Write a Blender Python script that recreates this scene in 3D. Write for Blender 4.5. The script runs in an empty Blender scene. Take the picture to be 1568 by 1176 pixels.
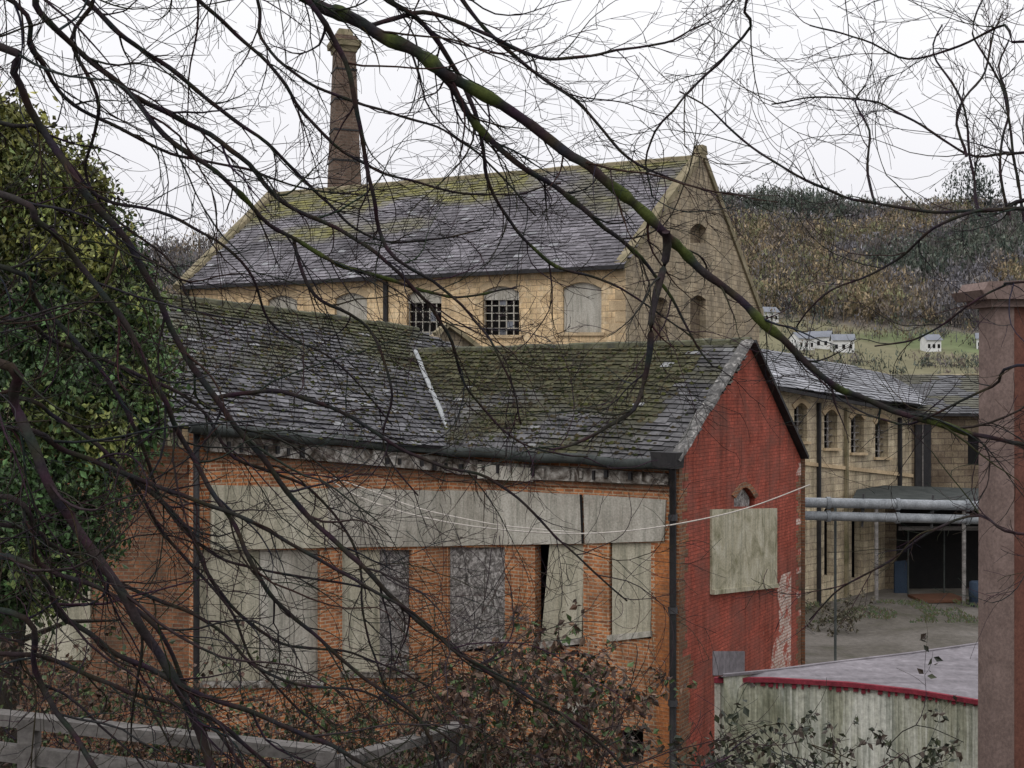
import bpy, math, random
from mathutils import Vector, noise
from mathutils.geometry import tessellate_polygon
random.seed(7)
F=1770.0; CX=784.0; HY=600.0; CZ=7.6
V=Vector
def P(px,py,d): return V(((px-CX)/F*d, d, CZ+(HY-py)/F*d))
sc=bpy.context.scene
# ---------------------------------------------------------------- helpers
def link(o,parent=None):
    sc.collection.objects.link(o)
    if parent: o.parent=parent
    return o
def empty(name):
    return link(bpy.data.objects.new(name,None))
class MB:
    def __init__(s): s.v=[];s.f=[];s.c=[];s.uv=[];s.m=[]
    def add(s,vs,fs,col=(1,1,1),uvs=None,mi=0):
        b=len(s.v); s.v.extend([tuple(x) for x in vs])
        if isinstance(col,list): s.c.extend(col)
        else: s.c.extend([col]*len(vs))
        s.uv.extend(uvs if uvs else [(0,0)]*len(vs))
        for f in fs: s.f.append(tuple(b+i for i in f)); s.m.append(mi)
    def obj(s,name,mat,parent=None,smooth=False):
        me=bpy.data.meshes.new(name); me.from_pydata(s.v,[],s.f)
        a=me.color_attributes.new('Col','FLOAT_COLOR','POINT')
        flat=[]
        for c in s.c: flat.extend((c[0],c[1],c[2],1.0))
        a.data.foreach_set('color',flat)
        ul=me.uv_layers.new(name='UVMap')
        uf=[]
        for l in me.loops:
            uf.extend(s.uv[l.vertex_index])
        ul.data.foreach_set('uv',uf)
        me.materials.append(mat)
        if smooth: me.polygons.foreach_set('use_smooth',[True]*len(me.polygons))
        me.update()
        return link(bpy.data.objects.new(name,me),parent)
class Plane:
    def __init__(s,A,B):
        s.A=V((A[0],A[1])); s.D=(V((B[0],B[1]))-s.A).normalized()
        n=V((s.D.y,-s.D.x))
        if n.dot(-s.A)<0: n=-n
        s.n=n
    def uv(s,px,py):
        rx=(px-CX)/F; rz=(HY-py)/F
        u=(s.A.x-rx*s.A.y)/(-s.D.x+rx*s.D.y)
        t=s.A.y+u*s.D.y
        return (u,CZ+t*rz)
    def pt(s,u,z,off=0.0):
        q=s.A+s.D*u+s.n*off
        return V((q.x,q.y,z))
def xy(px,d): return ((px-CX)/F*d,d)
def prism(pl,poly,o0,o1,mat,name,parent,px=True,holes=()):
    """polygon on a vertical wall plane extruded from offset o0 (back) to o1 (front)."""
    if px: poly=[pl.uv(*p) for p in poly]; holes=[[pl.uv(*p) for p in h] for h in holes]
    loops=[[V((p[0],p[1],0)) for p in poly]]+[[V((p[0],p[1],0)) for p in h] for h in holes]
    flat=[p for l in loops for p in l]
    tris=tessellate_polygon(loops)
    mb=MB()
    mb.add([pl.pt(p.x,p.y,o1) for p in flat],tris,uvs=[(p.x,p.y) for p in flat])
    for l in loops:
        n=len(l)
        for i in range(n):
            a,b=l[i],l[(i+1)%n]
            if abs(a.y-b.y)>abs(a.x-b.x): uvs=[(a.x,a.y),(b.x,b.y),(b.x+abs(o1-o0),b.y),(a.x+abs(o1-o0),a.y)]
            else: uvs=[(a.x,a.y),(b.x,b.y),(b.x,b.y+abs(o1-o0)),(a.x,a.y+abs(o1-o0))]
            mb.add([pl.pt(a.x,a.y,o1),pl.pt(b.x,b.y,o1),pl.pt(b.x,b.y,o0),pl.pt(a.x,a.y,o0)],[(0,1,2,3)],uvs=uvs)
    return mb.obj(name,mat,parent)
def rect(x0,y0,x1,y1,y0b=None,y1b=None):
    return [(x0,y0),(x1,y0b if y0b is not None else y0),(x1,y1b if y1b is not None else y1),(x0,y1)]
def arch(x0,y0,x1,y1,rise,n=8):
    pts=[(x0,y1),(x0,y0+rise)]
    for i in range(1,n):
        t=i/n; pts.append((x0+(x1-x0)*t,y0+rise-rise*math.sin(math.pi*t)))
    pts+= [(x1,y0+rise),(x1,y1)]
    return pts
def tube(mb,pts,rads,sides=5,col=(1,1,1),cols=None):
    n=len(pts)
    ref=V((0.13,0.31,0.94))
    vs=[];cs=[]
    for i in range(n):
        t=(pts[min(i+1,n-1)]-pts[max(i-1,0)])
        if t.length<1e-9: t=V((0,0,1))
        t.normalize()
        a=t.cross(ref)
        if a.length<1e-3: a=t.cross(V((1,0,0)))
        a.normalize(); b=t.cross(a)
        for k in range(sides):
            an=2*math.pi*k/sides
            vs.append(pts[i]+(a*math.cos(an)+b*math.sin(an))*rads[i])
            cs.append(cols[i] if cols else col)
    fs=[]
    for i in range(n-1):
        for k in range(sides):
            k2=(k+1)%sides
            fs.append((i*sides+k,i*sides+k2,(i+1)*sides+k2,(i+1)*sides+k))
    fs.append(tuple(range(sides))); fs.append(tuple((n-1)*sides+k for k in range(sides)))
    mb.add(vs,fs,cs)
def raypl(px,py,p0,n):
    r=V(((px-CX)/F,1,(HY-py)/F)); c=V((0,0,CZ))
    t=(p0-c).dot(n)/r.dot(n)
    return c+r*t
def inside(x,y,poly):
    r=False;j=len(poly)-1
    for i in range(len(poly)):
        xi,yi=poly[i];xj,yj=poly[j]
        if (yi>y)!=(yj>y) and x<(xj-xi)*(y-yi)/(yj-yi)+xi: r=not r
        j=i
    return r
def slates(name,poly,eave,sw,sh,mat,parent,colf,th=0.015,base=(0.02,0.02,0.022),mossf=None):
    n=V((0,0,0))
    for i in range(len(poly)):
        a,b=poly[i],poly[(i+1)%len(poly)]; n+=a.cross(b)
    n.normalize()
    if n.z<0:n=-n
    u=(eave[1]-eave[0]); u-=n*u.dot(n); u.normalize()
    v=n.cross(u)
    if v.z<0:v=-v
    o=eave[0]
    p2=[((p-o).dot(u),(p-o).dot(v)) for p in poly]
    mb=MB(); mm=MB()
    idx=tessellate_polygon([[V((a,b,0)) for a,b in p2]])
    mb.add([o+u*a+v*b-n*0.03 for a,b in p2],idx,base)
    u0=min(a for a,b in p2);u1=max(a for a,b in p2);v0=min(b for a,b in p2);v1=max(b for a,b in p2)
    r=0; vv=v0-0.04
    while vv<v1:
        uu=u0-(sw*0.5 if r%2 else 0)-random.random()*0.04
        while uu<u1:
            w=sw*random.uniform(0.88,1.12)
            cx=uu+w/2; cy=vv+sh*0.5
            if inside(cx,cy,p2):
                j=random.uniform(-1,1)*sh*0.07+ (random.random()<0.04)*-0.07
                sag=0.05*noise.noise(V((cx*0.35,cy*0.35,1.7)))
                tl=th*random.uniform(0.6,1.7)
                g=0.004
                a0=o+u*(uu+g)+v*(vv+j)+n*(tl+sag+random.uniform(0,.008)); a1=o+u*(uu+w-g)+v*(vv+j+random.uniform(-.012,.012))+n*(tl+sag+random.uniform(0,.008))
                b0=o+u*(uu+g)+v*(vv+sh*1.12)+n*sag; b1=o+u*(uu+w-g)+v*(vv+sh*1.12)+n*sag
                c=colf(cx,cy,(cx-u0)/(u1-u0),(cy-v0)/(v1-v0))
                d=tuple(x*0.25 for x in c)
                mb.add([a0,a1,b1,b0],[(0,1,2,3)],c)
                mb.add([a0,a1,a1-n*(tl+0.015),a0-n*(tl+0.015)],[(0,1,2,3)],d)
                if mossf:
                    q=mossf(cx,cy,(cx-u0)/(u1-u0),(cy-v0)/(v1-v0))
                    nn=int(q)+(random.random()<q-int(q))
                    for _ in range(nn):
                        pu=uu+random.random()*w; pv=vv+j+random.uniform(-.02,.05 if random.random()<.6 else sh)
                        R=random.uniform(.015,.055); hh=R*random.uniform(.4,.9)
                        cc=o+u*pu+v*pv+n*(tl+sag)
                        k=random.uniform(.6,1.5); mc=random.choice([(0.045,0.047,0.018),(0.055,0.045,0.026),(0.042,0.036,0.025),(0.026,0.03,0.015)])
                        ring=[cc+(u*math.cos(t_)*1.3+v*math.sin(t_))*R*random.uniform(.7,1.2)-n*.01 for t_ in (0,1.25,2.5,3.77,5.03)]
                        mm.add(ring+[cc+n*hh],[(0,1,5),(1,2,5),(2,3,5),(3,4,5),(4,0,5)],tuple(x*k for x in mc))
            uu+=w
        vv+=sh; r+=1
    if mm.v: mm.obj(name+'_moss',M['leafmoss'],parent)
    return mb.obj(name,mat,parent)
# ---------------------------------------------------------------- materials
def newmat(name,rough=0.85,spec=0.3):
    m=bpy.data.materials.new(name); m.use_nodes=True
    nt=m.node_tree; b=nt.nodes['Principled BSDF']
    b.inputs['Roughness'].default_value=rough
    b.inputs['Specular IOR Level'].default_value=spec
    return m,nt,b
def N(nt,t,**k):
    n=nt.nodes.new(t)
    for a,v in k.items(): setattr(n,a,v)
    return n
def ramp(nt,src,stops):
    r=N(nt,'ShaderNodeValToRGB'); e=r.color_ramp.elements
    while len(e)<len(stops): e.new(0.5)
    for i,(p,c) in enumerate(stops):
        e[i].position=p; e[i].color=(c[0],c[1],c[2],1)
    nt.links.new(src,r.inputs[0]); return r.outputs[0]
def nz(nt,vec,scale,detail=5,rough=0.6,dist=0.0):
    n=N(nt,'ShaderNodeTexNoise'); n.inputs['Scale'].default_value=scale
    n.inputs['Detail'].default_value=detail; n.inputs['Roughness'].default_value=rough
    n.inputs['Distortion'].default_value=dist
    if vec: nt.links.new(vec,n.inputs['Vector'])
    return n.outputs['Fac']
def mix(nt,f,a,b,mode='MIX'):
    m=N(nt,'ShaderNodeMix',data_type='RGBA',blend_type=mode)
    for s,v in ((m.inputs[0],f),(m.inputs[6],a),(m.inputs[7],b)):
        if hasattr(v,'is_linked') or hasattr(v,'links'): nt.links.new(v,s)
        elif isinstance(v,(int,float)): s.default_value=v
        else: s.default_value=(v[0],v[1],v[2],1)
    return m.outputs[2]
def bump(nt,b,h,strength=0.4,dist=0.02):
    n=N(nt,'ShaderNodeBump'); n.inputs['Strength'].default_value=strength; n.inputs['Distance'].default_value=dist
    nt.links.new(h,n.inputs['Height']); nt.links.new(n.outputs[0],b.inputs['Normal'])
def obj(nt): return N(nt,'ShaderNodeTexCoord').outputs['Object']
def uvc(nt): return N(nt,'ShaderNodeTexCoord').outputs['UV']
def streaks(nt,v0,c,streak,sc_=1.6):
    mp=N(nt,'ShaderNodeMapping'); mp.inputs['Scale'].default_value=(5,5,0.35)
    nt.links.new(v0,mp.inputs[0])
    s=ramp(nt,nz(nt,mp.outputs[0],sc_,6,0.7),[(0.46,(1,1,1)),(0.68,(1-streak,1-streak*.95,1-streak))])
    return mix(nt,1.0,c,s,'MULTIPLY')
def mottled(name,stops,scale=2.0,rough=0.9,fine=25,bs=0.3,dist=0.5,stretch=None,spec=0.2,streak=0):
    m,nt,b=newmat(name,rough,spec)
    v=obj(nt); v0=v
    if stretch:
        mp=N(nt,'ShaderNodeMapping'); mp.inputs['Scale'].default_value=stretch
        nt.links.new(v,mp.inputs[0]); v=mp.outputs[0]
    c=ramp(nt,nz(nt,v,scale,8,0.65,dist),stops)
    f=nz(nt,v0,fine,4,0.7)
    g=ramp(nt,f,[(0.25,(0.6,0.6,0.6)),(0.75,(1.25,1.25,1.25))])
    c=mix(nt,1.0,c,g,'MULTIPLY')
    if streak: c=streaks(nt,v0,c,streak)
    nt.links.new(c,b.inputs['Base Color']); bump(nt,b,f,bs,0.01)
    return m
def attrmat(name,rough=0.85,scale=20,spec=0.3,lo=0.6,hi=1.35):
    m,nt,b=newmat(name,rough,spec)
    a=N(nt,'ShaderNodeAttribute',attribute_name='Col')
    f=nz(nt,obj(nt),scale,5,0.7)
    g=ramp(nt,f,[(0.25,(lo,lo,lo)),(0.75,(hi,hi,hi))])
    nt.links.new(mix(nt,1.0,a.outputs['Color'],g,'MULTIPLY'),b.inputs['Base Color'])
    bump(nt,b,f,0.4,0.01)
    return m
def brickmat(name,c1,c2,mortar,bw=0.225,bh=0.075,dirt=0.5,dirtc=(0.05,0.035,0.025),ms=0.012,patch=None,off=0.5,bstr=0.5,dsc=0.9,bias=0.0,streak=0,pale=None):
    m,nt,b=newmat(name,0.92,0.12)
    uv=uvc(nt); ob=obj(nt)
    wob=N(nt,'ShaderNodeTexNoise'); wob.inputs['Scale'].default_value=1.5
    nt.links.new(uv,wob.inputs['Vector'])
    va=N(nt,'ShaderNodeVectorMath',operation='MULTIPLY_ADD'); nt.links.new(wob.outputs['Color'],va.inputs[0])
    va.inputs[1].default_value=(0.03,0.03,0); nt.links.new(uv,va.inputs[2])
    br=N(nt,'ShaderNodeTexBrick'); nt.links.new(va.outputs[0],br.inputs['Vector'])
    br.offset=off
    br.inputs['Scale'].default_value=1; br.inputs['Brick Width'].default_value=bw; br.inputs['Row Height'].default_value=bh
    br.inputs['Mortar Size'].default_value=ms; br.inputs['Mortar Smooth'].default_value=0.3; br.inputs['Bias'].default_value=bias
    br.inputs['Color1'].default_value=(*c1,1); br.inputs['Color2'].default_value=(*c2,1); br.inputs['Mortar'].default_value=(*mortar,1)
    c=br.outputs['Color']
    f=nz(nt,ob,18,5,0.7)
    c=mix(nt,1.0,c,ramp(nt,f,[(0.25,(0.5,0.5,0.5)),(0.75,(1.4,1.35,1.3))]),'MULTIPLY')
    f2=nz(nt,ob,1.7,5,0.7)
    c=mix(nt,1.0,c,ramp(nt,f2,[(0.3,(0.7,0.66,0.62)),(0.7,(1.15,1.15,1.15))]),'MULTIPLY')
    if pale:
        pf=ramp(nt,nz(nt,ob,7,6,0.8),[(0.56,(0,0,0)),(0.68,(.6,.6,.6))])
        c=mix(nt,pf,c,pale)
    d=ramp(nt,nz(nt,ob,dsc,8,0.68,0.6),[(0.42,(0,0,0)),(0.68,(1,1,1))])
    dm=N(nt,'ShaderNodeMath',operation='MULTIPLY'); nt.links.new(d,dm.inputs[0]); dm.inputs[1].default_value=dirt
    c=mix(nt,dm.outputs[0],c,dirtc)
    if patch:
        pc,sc_,lo,hi=patch
        pf=ramp(nt,nz(nt,ob,sc_,8,0.75,0.4),[(lo,(0,0,0)),(hi,(1,1,1))])
        c=mix(nt,pf,c,pc)
    if streak: c=streaks(nt,ob,c,streak,1.1)
    nt.links.new(c,b.inputs['Base Color'])
    h=N(nt,'ShaderNodeMath',operation='MULTIPLY_ADD'); nt.links.new(br.outputs['Fac'],h.inputs[0]); h.inputs[1].default_value=-1.0
    nt.links.new(f,h.inputs[2])
    bump(nt,b,h.outputs[0],bstr,0.012)
    return m
M={}
M['brick']=brickmat('orange_brick',(0.56,0.23,0.095),(0.29,0.105,0.05),(0.46,0.37,0.27),dirt=0.65,dirtc=(0.15,0.085,0.055),ms=0.014,streak=.35,pale=(0.54,0.37,0.22))
M['brickdark']=brickmat('sooty_brick',(0.29,0.13,0.068),(0.15,0.07,0.045),(0.20,0.16,0.12),dirt=0.75,dirtc=(0.065,0.048,0.035),pale=(0.34,0.24,0.16))
M['redpaint']=brickmat('red_painted_brick',(0.38,0.098,0.068),(0.30,0.078,0.056),(0.20,0.056,0.043),dirt=0.8,dirtc=(0.16,0.07,0.055),ms=0.009,patch=((0.46,0.27,0.22),5,0.64,0.71),bstr=0.6,dsc=1.1,streak=.4)
M['peel']=brickmat('peeling_white_brick',(0.60,0.52,0.48),(0.5,0.42,0.39),(0.34,0.2,0.16),dirt=0.3,patch=((0.28,0.08,0.058),2.4,0.52,0.55))
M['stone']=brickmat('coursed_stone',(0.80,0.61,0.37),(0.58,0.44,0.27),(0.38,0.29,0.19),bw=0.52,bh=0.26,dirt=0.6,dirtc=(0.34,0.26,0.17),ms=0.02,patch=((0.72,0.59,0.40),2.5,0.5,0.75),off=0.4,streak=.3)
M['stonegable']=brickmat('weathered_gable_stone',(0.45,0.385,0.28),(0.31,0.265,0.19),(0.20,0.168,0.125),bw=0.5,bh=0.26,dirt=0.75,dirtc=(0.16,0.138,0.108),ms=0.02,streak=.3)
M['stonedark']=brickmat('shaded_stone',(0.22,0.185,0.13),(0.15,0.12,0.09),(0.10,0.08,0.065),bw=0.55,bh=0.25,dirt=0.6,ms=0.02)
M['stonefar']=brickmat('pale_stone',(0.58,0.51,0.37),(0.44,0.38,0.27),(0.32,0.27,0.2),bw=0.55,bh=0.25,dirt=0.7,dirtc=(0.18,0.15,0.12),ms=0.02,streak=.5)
M['chim']=brickmat('chimney_brick',(0.17,0.12,0.095),(0.095,0.07,0.058),(0.15,0.125,0.105),bw=0.5,bh=0.2,dirt=0.6,ms=0.03)
M['trim']=mottled('dressed_stone',[(0.3,(0.28,0.21,0.13)),(0.7,(0.56,0.43,0.27))],1.2)
M['coping']=mottled('mossy_coping',[(0.3,(0.10,0.095,0.05)),(0.5,(0.19,0.16,0.10)),(0.7,(0.28,0.24,0.16))],1.5)
M['slate']=attrmat('slate',0.85,9,0.15,0.5,1.4)
M['leafmoss']=attrmat('moss',1.0,30,0.0,0.6,1.4)
M['ridge']=mottled('ridge_tile',[(0.3,(0.04,0.04,0.038)),(0.55,(0.085,0.085,0.05)),(0.75,(0.15,0.14,0.12))],4)
M['lead']=mottled('lead_flashing',[(0.3,(0.20,0.21,0.215)),(0.7,(0.38,0.39,0.39))],3)
M['verge']=mottled('lichened_verge',[(0.40,(0.06,0.058,0.056)),(0.55,(0.12,0.115,0.11)),(0.68,(0.36,0.34,0.32))],6,dist=1)
M['gutter']=mottled('gutter',[(0.3,(0.022,0.026,0.025)),(0.7,(0.055,0.06,0.056))],2)
M['black']=mottled('cast_iron_black',[(0.3,(0.012,0.012,0.014)),(0.7,(0.03,0.028,0.028))],3,0.6)
M['void']=mottled('dark_interior',[(0.3,(0.006,0.006,0.007)),(0.7,(0.014,0.013,0.012))],1)
M['cornice']=mottled('flaking_cornice',[(0.40,(0.05,0.038,0.03)),(0.52,(0.19,0.17,0.15)),(0.66,(0.44,0.42,0.39))],3.0,dist=1.2)
M['lintel']=mottled('weathered_board',[(0.25,(0.21,0.19,0.155)),(0.5,(0.39,0.365,0.315)),(0.75,(0.50,0.475,0.42))],1.1,dist=0.6,stretch=(1,1,0.5),streak=.4)
M['board']=mottled('beige_board',[(0.25,(0.21,0.19,0.135)),(0.5,(0.40,0.37,0.285)),(0.8,(0.50,0.47,0.385))],1.3,stretch=(1,1,0.35),streak=.45)
M['boardgreen']=mottled('algae_board',[(0.3,(0.18,0.17,0.10)),(0.5,(0.38,0.35,0.255)),(0.75,(0.50,0.47,0.38))],1.9,dist=1,streak=.4)
M['osb']=mottled('delaminated_board',[(0.38,(0.07,0.062,0.06)),(0.5,(0.18,0.168,0.16)),(0.64,(0.42,0.40,0.385))],6,dist=2.0,fine=40)
M['orangestain']=brickmat('iron_stained_brick',(0.44,0.18,0.065),(0.30,0.11,0.045),(0.32,0.16,0.085),dirt=0.7,dirtc=(0.12,0.065,0.04))
M['redtrim']=mottled('red_fascia',[(0.3,(0.11,0.018,0.026)),(0.7,(0.23,0.03,0.045))],5)
M['felt']=mottled('felt_roof',[(0.3,(0.11,0.10,0.108)),(0.5,(0.175,0.16,0.172)),(0.75,(0.27,0.25,0.268))],0.8,0.8,stretch=(0.35,1.6,1),fine=7,bs=.5,dist=1.2)
M['whitewall']=mottled('stained_render',[(0.28,(0.12,0.12,0.07)),(0.46,(0.34,0.34,0.26)),(0.62,(0.55,0.55,0.49))],1.4,dist=0.8,stretch=(1.2,1.2,0.3),fine=14,streak=.6)
M['pink']=mottled('pink_render',[(0.3,(0.12,0.085,0.074)),(0.7,(0.20,0.145,0.128))],3,0.85)
M['redbrown']=mottled('red_brown_paint',[(0.3,(0.09,0.038,0.028)),(0.7,(0.15,0.065,0.048))],2)
M['pipe']=mottled('galvanised_pipe',[(0.3,(0.12,0.13,0.14)),(0.7,(0.28,0.295,0.31))],1.5,0.6,stretch=(2,2,1))
M['orange']=mottled('rusty_paint',[(0.3,(0.07,0.035,0.022)),(0.7,(0.125,0.055,0.032))],1)
M['blue']=mottled('blue_plastic',[(0.3,(0.018,0.028,0.045)),(0.7,(0.03,0.045,0.07))],1)
M['bark']=attrmat('bark',0.9,60,0.1,0.6,1.5)
M['leaf']=attrmat('leaves',0.55,8,0.3,0.7,1.3)
M['wood']=attrmat('woodland',1.0,0.25,0.0,0.8,1.2)
M['timber']=mottled('weathered_timber',[(0.3,(0.06,0.055,0.05)),(0.7,(0.20,0.185,0.175))],2,stretch=(0.4,3,3))
M['cable']=mottled('pale_cable',[(0.3,(0.36,0.33,0.29)),(0.7,(0.48,0.44,0.4))],2)
M['white']=mottled('white_render',[(0.3,(0.55,0.55,0.54)),(0.7,(0.75,0.75,0.73))],0.3)
M['farslate']=mottled('distant_slate',[(0.3,(0.13,0.14,0.16)),(0.7,(0.22,0.23,0.26))],0.6)
m,nt,b=newmat('ground',0.85,0.25)
o=obj(nt)
c=ramp(nt,nz(nt,o,0.35,8,0.65,0.4),[(0.30,(0.05,0.05,0.03)),(0.45,(0.085,0.075,0.062)),(0.7,(0.15,0.135,0.12))])
f=nz(nt,o,6,6,0.7)
c=mix(nt,1.0,c,ramp(nt,f,[(0.25,(0.6,0.6,0.6)),(0.75,(1.25,1.25,1.25))]),'MULTIPLY')
nt.links.new(c,b.inputs['Base Color']); bump(nt,b,f,0.6,0.05); M['ground']=m
# ---------------------------------------------------------------- world, sun
w=bpy.data.worlds.new("World"); sc.world=w; w.use_nodes=True
nt=w.node_tree; bg=nt.nodes['Background']
sky=N(nt,'ShaderNodeTexSky',sky_type='NISHITA'); sky.sun_disc=False
sky.sun_elevation=math.radians(42); sky.sun_rotation=math.radians(202); sky.dust_density=4
hs=N(nt,'ShaderNodeHueSaturation'); hs.inputs['Saturation'].default_value=0.15; nt.links.new(sky.outputs[0],hs.inputs['Color'])
tc=N(nt,'ShaderNodeTexCoord'); sx=N(nt,'ShaderNodeSeparateXYZ'); nt.links.new(tc.outputs['Generated'],sx.inputs[0])
rp=ramp(nt,sx.outputs['Z'],[(0.0,(8.8,8.7,9.1)),(0.14,(9.4,9.35,9.7)),(0.34,(10.6,10.6,10.8)),(1.0,(22.5,22.5,23))])
cl=nz(nt,tc.outputs['Generated'],1.6,3,0.5)
rp=mix(nt,1.0,rp,ramp(nt,cl,[(0.3,(0.94,0.94,0.965)),(0.7,(1.03,1.03,1.03))]),'MULTIPLY')
mx=mix(nt,0.93,hs.outputs[0],rp)
nt.links.new(mx,bg.inputs[0]); bg.inputs[1].default_value=0.1
sd=bpy.data.lights.new('sun','SUN'); sd.energy=0.75; sd.angle=math.radians(25); sd.color=(1,0.98,0.94)
so=link(bpy.data.objects.new('sun',sd)); so.rotation_euler=(math.radians(48),0,math.radians(-22))
# ---------------------------------------------------------------- ground + hills
def bank(x,y):
    t=min(max((y-2.5)/13.0,0),1); t=t*t*(3-2*t)
    return 5.7*(1-t)
mb=MB(); ys=[-30,-10,0,2,4,5,6,7,8,9,10,11,12,13,14,16,18,22,30,40,60,90,130,200,400,900,2500]
xs=[-2500,-900,-300,-100,-50,-25,-15]+[-12+i for i in range(25)]+[15,25,50,100,300,900,2500]
vs=[];
for y in ys:
    for x in xs:
        vs.append((x,y,bank(x,y)+0.12*noise.noise(V((x*.6,y*.6,0)))))
nx=len(xs)
mb.add(vs,[(j*nx+i,j*nx+i+1,(j+1)*nx+i+1,(j+1)*nx+i) for j in range(len(ys)-1) for i in range(nx-1)])
mb.obj('ground',M['ground'],smooth=True)
def hillz(x,y):
    pr=[(95,-0.5),(130,2),(200,9),(260,18),(310,29),(370,50),(430,72),(470,78),(560,66),(900,20)]
    z=pr[-1][1]
    for (a,za),(b2,zb) in zip(pr,pr[1:]):
        if a<=y<=b2:
            t=(y-a)/(b2-a); z=za+(zb-za)*t; break
    px=CX+F*x/max(y,1)
    if px<700: k=0.83+0.05*math.sin(px*0.016+1)
    else:
        k=1.06-0.10*min(max((px-1080)/450,0),1)+.02*math.sin(px*.022)
    return z*k+3*noise.noise(V((x*.012,y*.012,0)))*min(1,max(z,0)/20)+1.2*noise.noise(V((x*.05,y*.05,0)))*min(1,max(z,0)/20)
mb=MB(); vs=[];cs=[]
gx=[-420+i*8 for i in range(106)]; gy=[95+i*8 for i in range(100)]
for y in gy:
    for x in gx:
        z=hillz(x,y); vs.append((x,y,z if y>96 else -0.5))
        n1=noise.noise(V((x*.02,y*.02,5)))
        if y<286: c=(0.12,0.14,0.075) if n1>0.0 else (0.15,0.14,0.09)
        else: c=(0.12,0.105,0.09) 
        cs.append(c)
n=len(gx)
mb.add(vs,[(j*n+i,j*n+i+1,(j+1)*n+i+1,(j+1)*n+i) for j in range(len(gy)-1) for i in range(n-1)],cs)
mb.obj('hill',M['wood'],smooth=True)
mb=MB()
def crown(mb,base,h,r,col,nl,size,conifer=False,trunk=True):
    if trunk: tube(mb,[base,base+V((0,0,h*0.9))],[r*0.06,r*0.02],3,tuple(c*0.8 for c in col))
    for i in range(nl):
        t=random.random()
        th=random.uniform(0,6.283)
        if conifer:
            zz=0.2+0.8*t; rr=r*(1.05-t)*random.uniform(.5,1)
        else:
            zz=0.25+0.75*t; rr=r*math.sqrt(max(0,1-(2*t-1)**2))*random.uniform(.4,1.05)
        c=base+V((math.cos(th)*rr,math.sin(th)*rr,zz*h))
        s=size*random.uniform(.5,1.3)
        k=random.uniform(.75,1.2)*(0.6+0.65*t)
        a=V((random.uniform(-.6,.6),random.uniform(-1,1),random.uniform(-1,1)))*s
        b2=V((random.uniform(-.6,.6),random.uniform(-1,1),random.uniform(-.2,1.6)))*s
        mb.add([c,c+a,c+b2],[(0,1,2)],tuple(x*k for x in col))
pal=[(0.135,0.125,0.122),(0.155,0.13,0.11),(0.095,0.105,0.085),(0.065,0.082,0.068),(0.21,0.165,0.105),(0.135,0.13,0.142),(0.15,0.15,0.085)]  # crown colours greyed, with the distance haze mixed into them
for i in range(4400):
    y=random.uniform(288,476); pxx=random.choice([random.uniform(-60,480),random.uniform(1040,1620),random.uniform(1040,1620),random.uniform(1040,1620)])
    x=(pxx-CX)/F*y
    n1=noise.noise(V((x*.02,y*.02,9)))+.3*(y-390)/100
    z=hillz(x,y)
    if n1>0.14: c=random.choice([pal[2],pal[3],pal[3],pal[2],pal[0]])
    elif n1>-0.1: c=random.choice([pal[0],pal[1],pal[5],pal[5]])
    else: c=random.choice([pal[1],pal[4],pal[4],pal[6],pal[0]])
    hh=random.uniform(4,10)
    if random.random()<.03: hh*=1.5
    k=random.uniform(.75,1.3)
    crown(mb,V((x,y,z-1)),hh,hh*0.44,tuple(q*k for q in c),46,0.95,c==pal[3])
for i in range(380):
    y=random.choice([150,185,215,228])+random.uniform(-3,3)+8*math.sin(i); pxx=random.uniform(1080,1640)
    x=(pxx-CX)/F*y
    crown(mb,V((x,y,hillz(x,y)-.5)),random.uniform(1,3.5),random.uniform(1,2.4),random.choice(pal[:4]),26,0.55)
for i in range(260):
    y=random.uniform(264,300); pxx=random.uniform(1080,1640)
    x=(pxx-CX)/F*y
    crown(mb,V((x,y,hillz(x,y)-.5)),random.uniform(1.5,6),random.uniform(1,2.4),random.choice(pal),34,0.55)
for i in range(150):
    y=random.uniform(110,160); pxx=random.uniform(180,420)
    x=(pxx-CX)/F*y
    crown(mb,V((x,y,hillz(x,y)-.5)),random.uniform(9,17),random.uniform(2.5,4),random.choice([pal[0],pal[1],pal[5]]),110,0.55)
mb.obj('woodland',M['wood'])
mb=MB()
y=440; x=(1482-CX)/F*y
for k in range(8):
    crown(mb,V((x+random.uniform(-8,8),y+random.uniform(-4,4),hillz(x,y)-2)),random.uniform(14,24),random.uniform(3.5,6),(0.055,0.068,0.058),240,1.1)
mb.obj('pine_tree',M['wood'])
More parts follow.
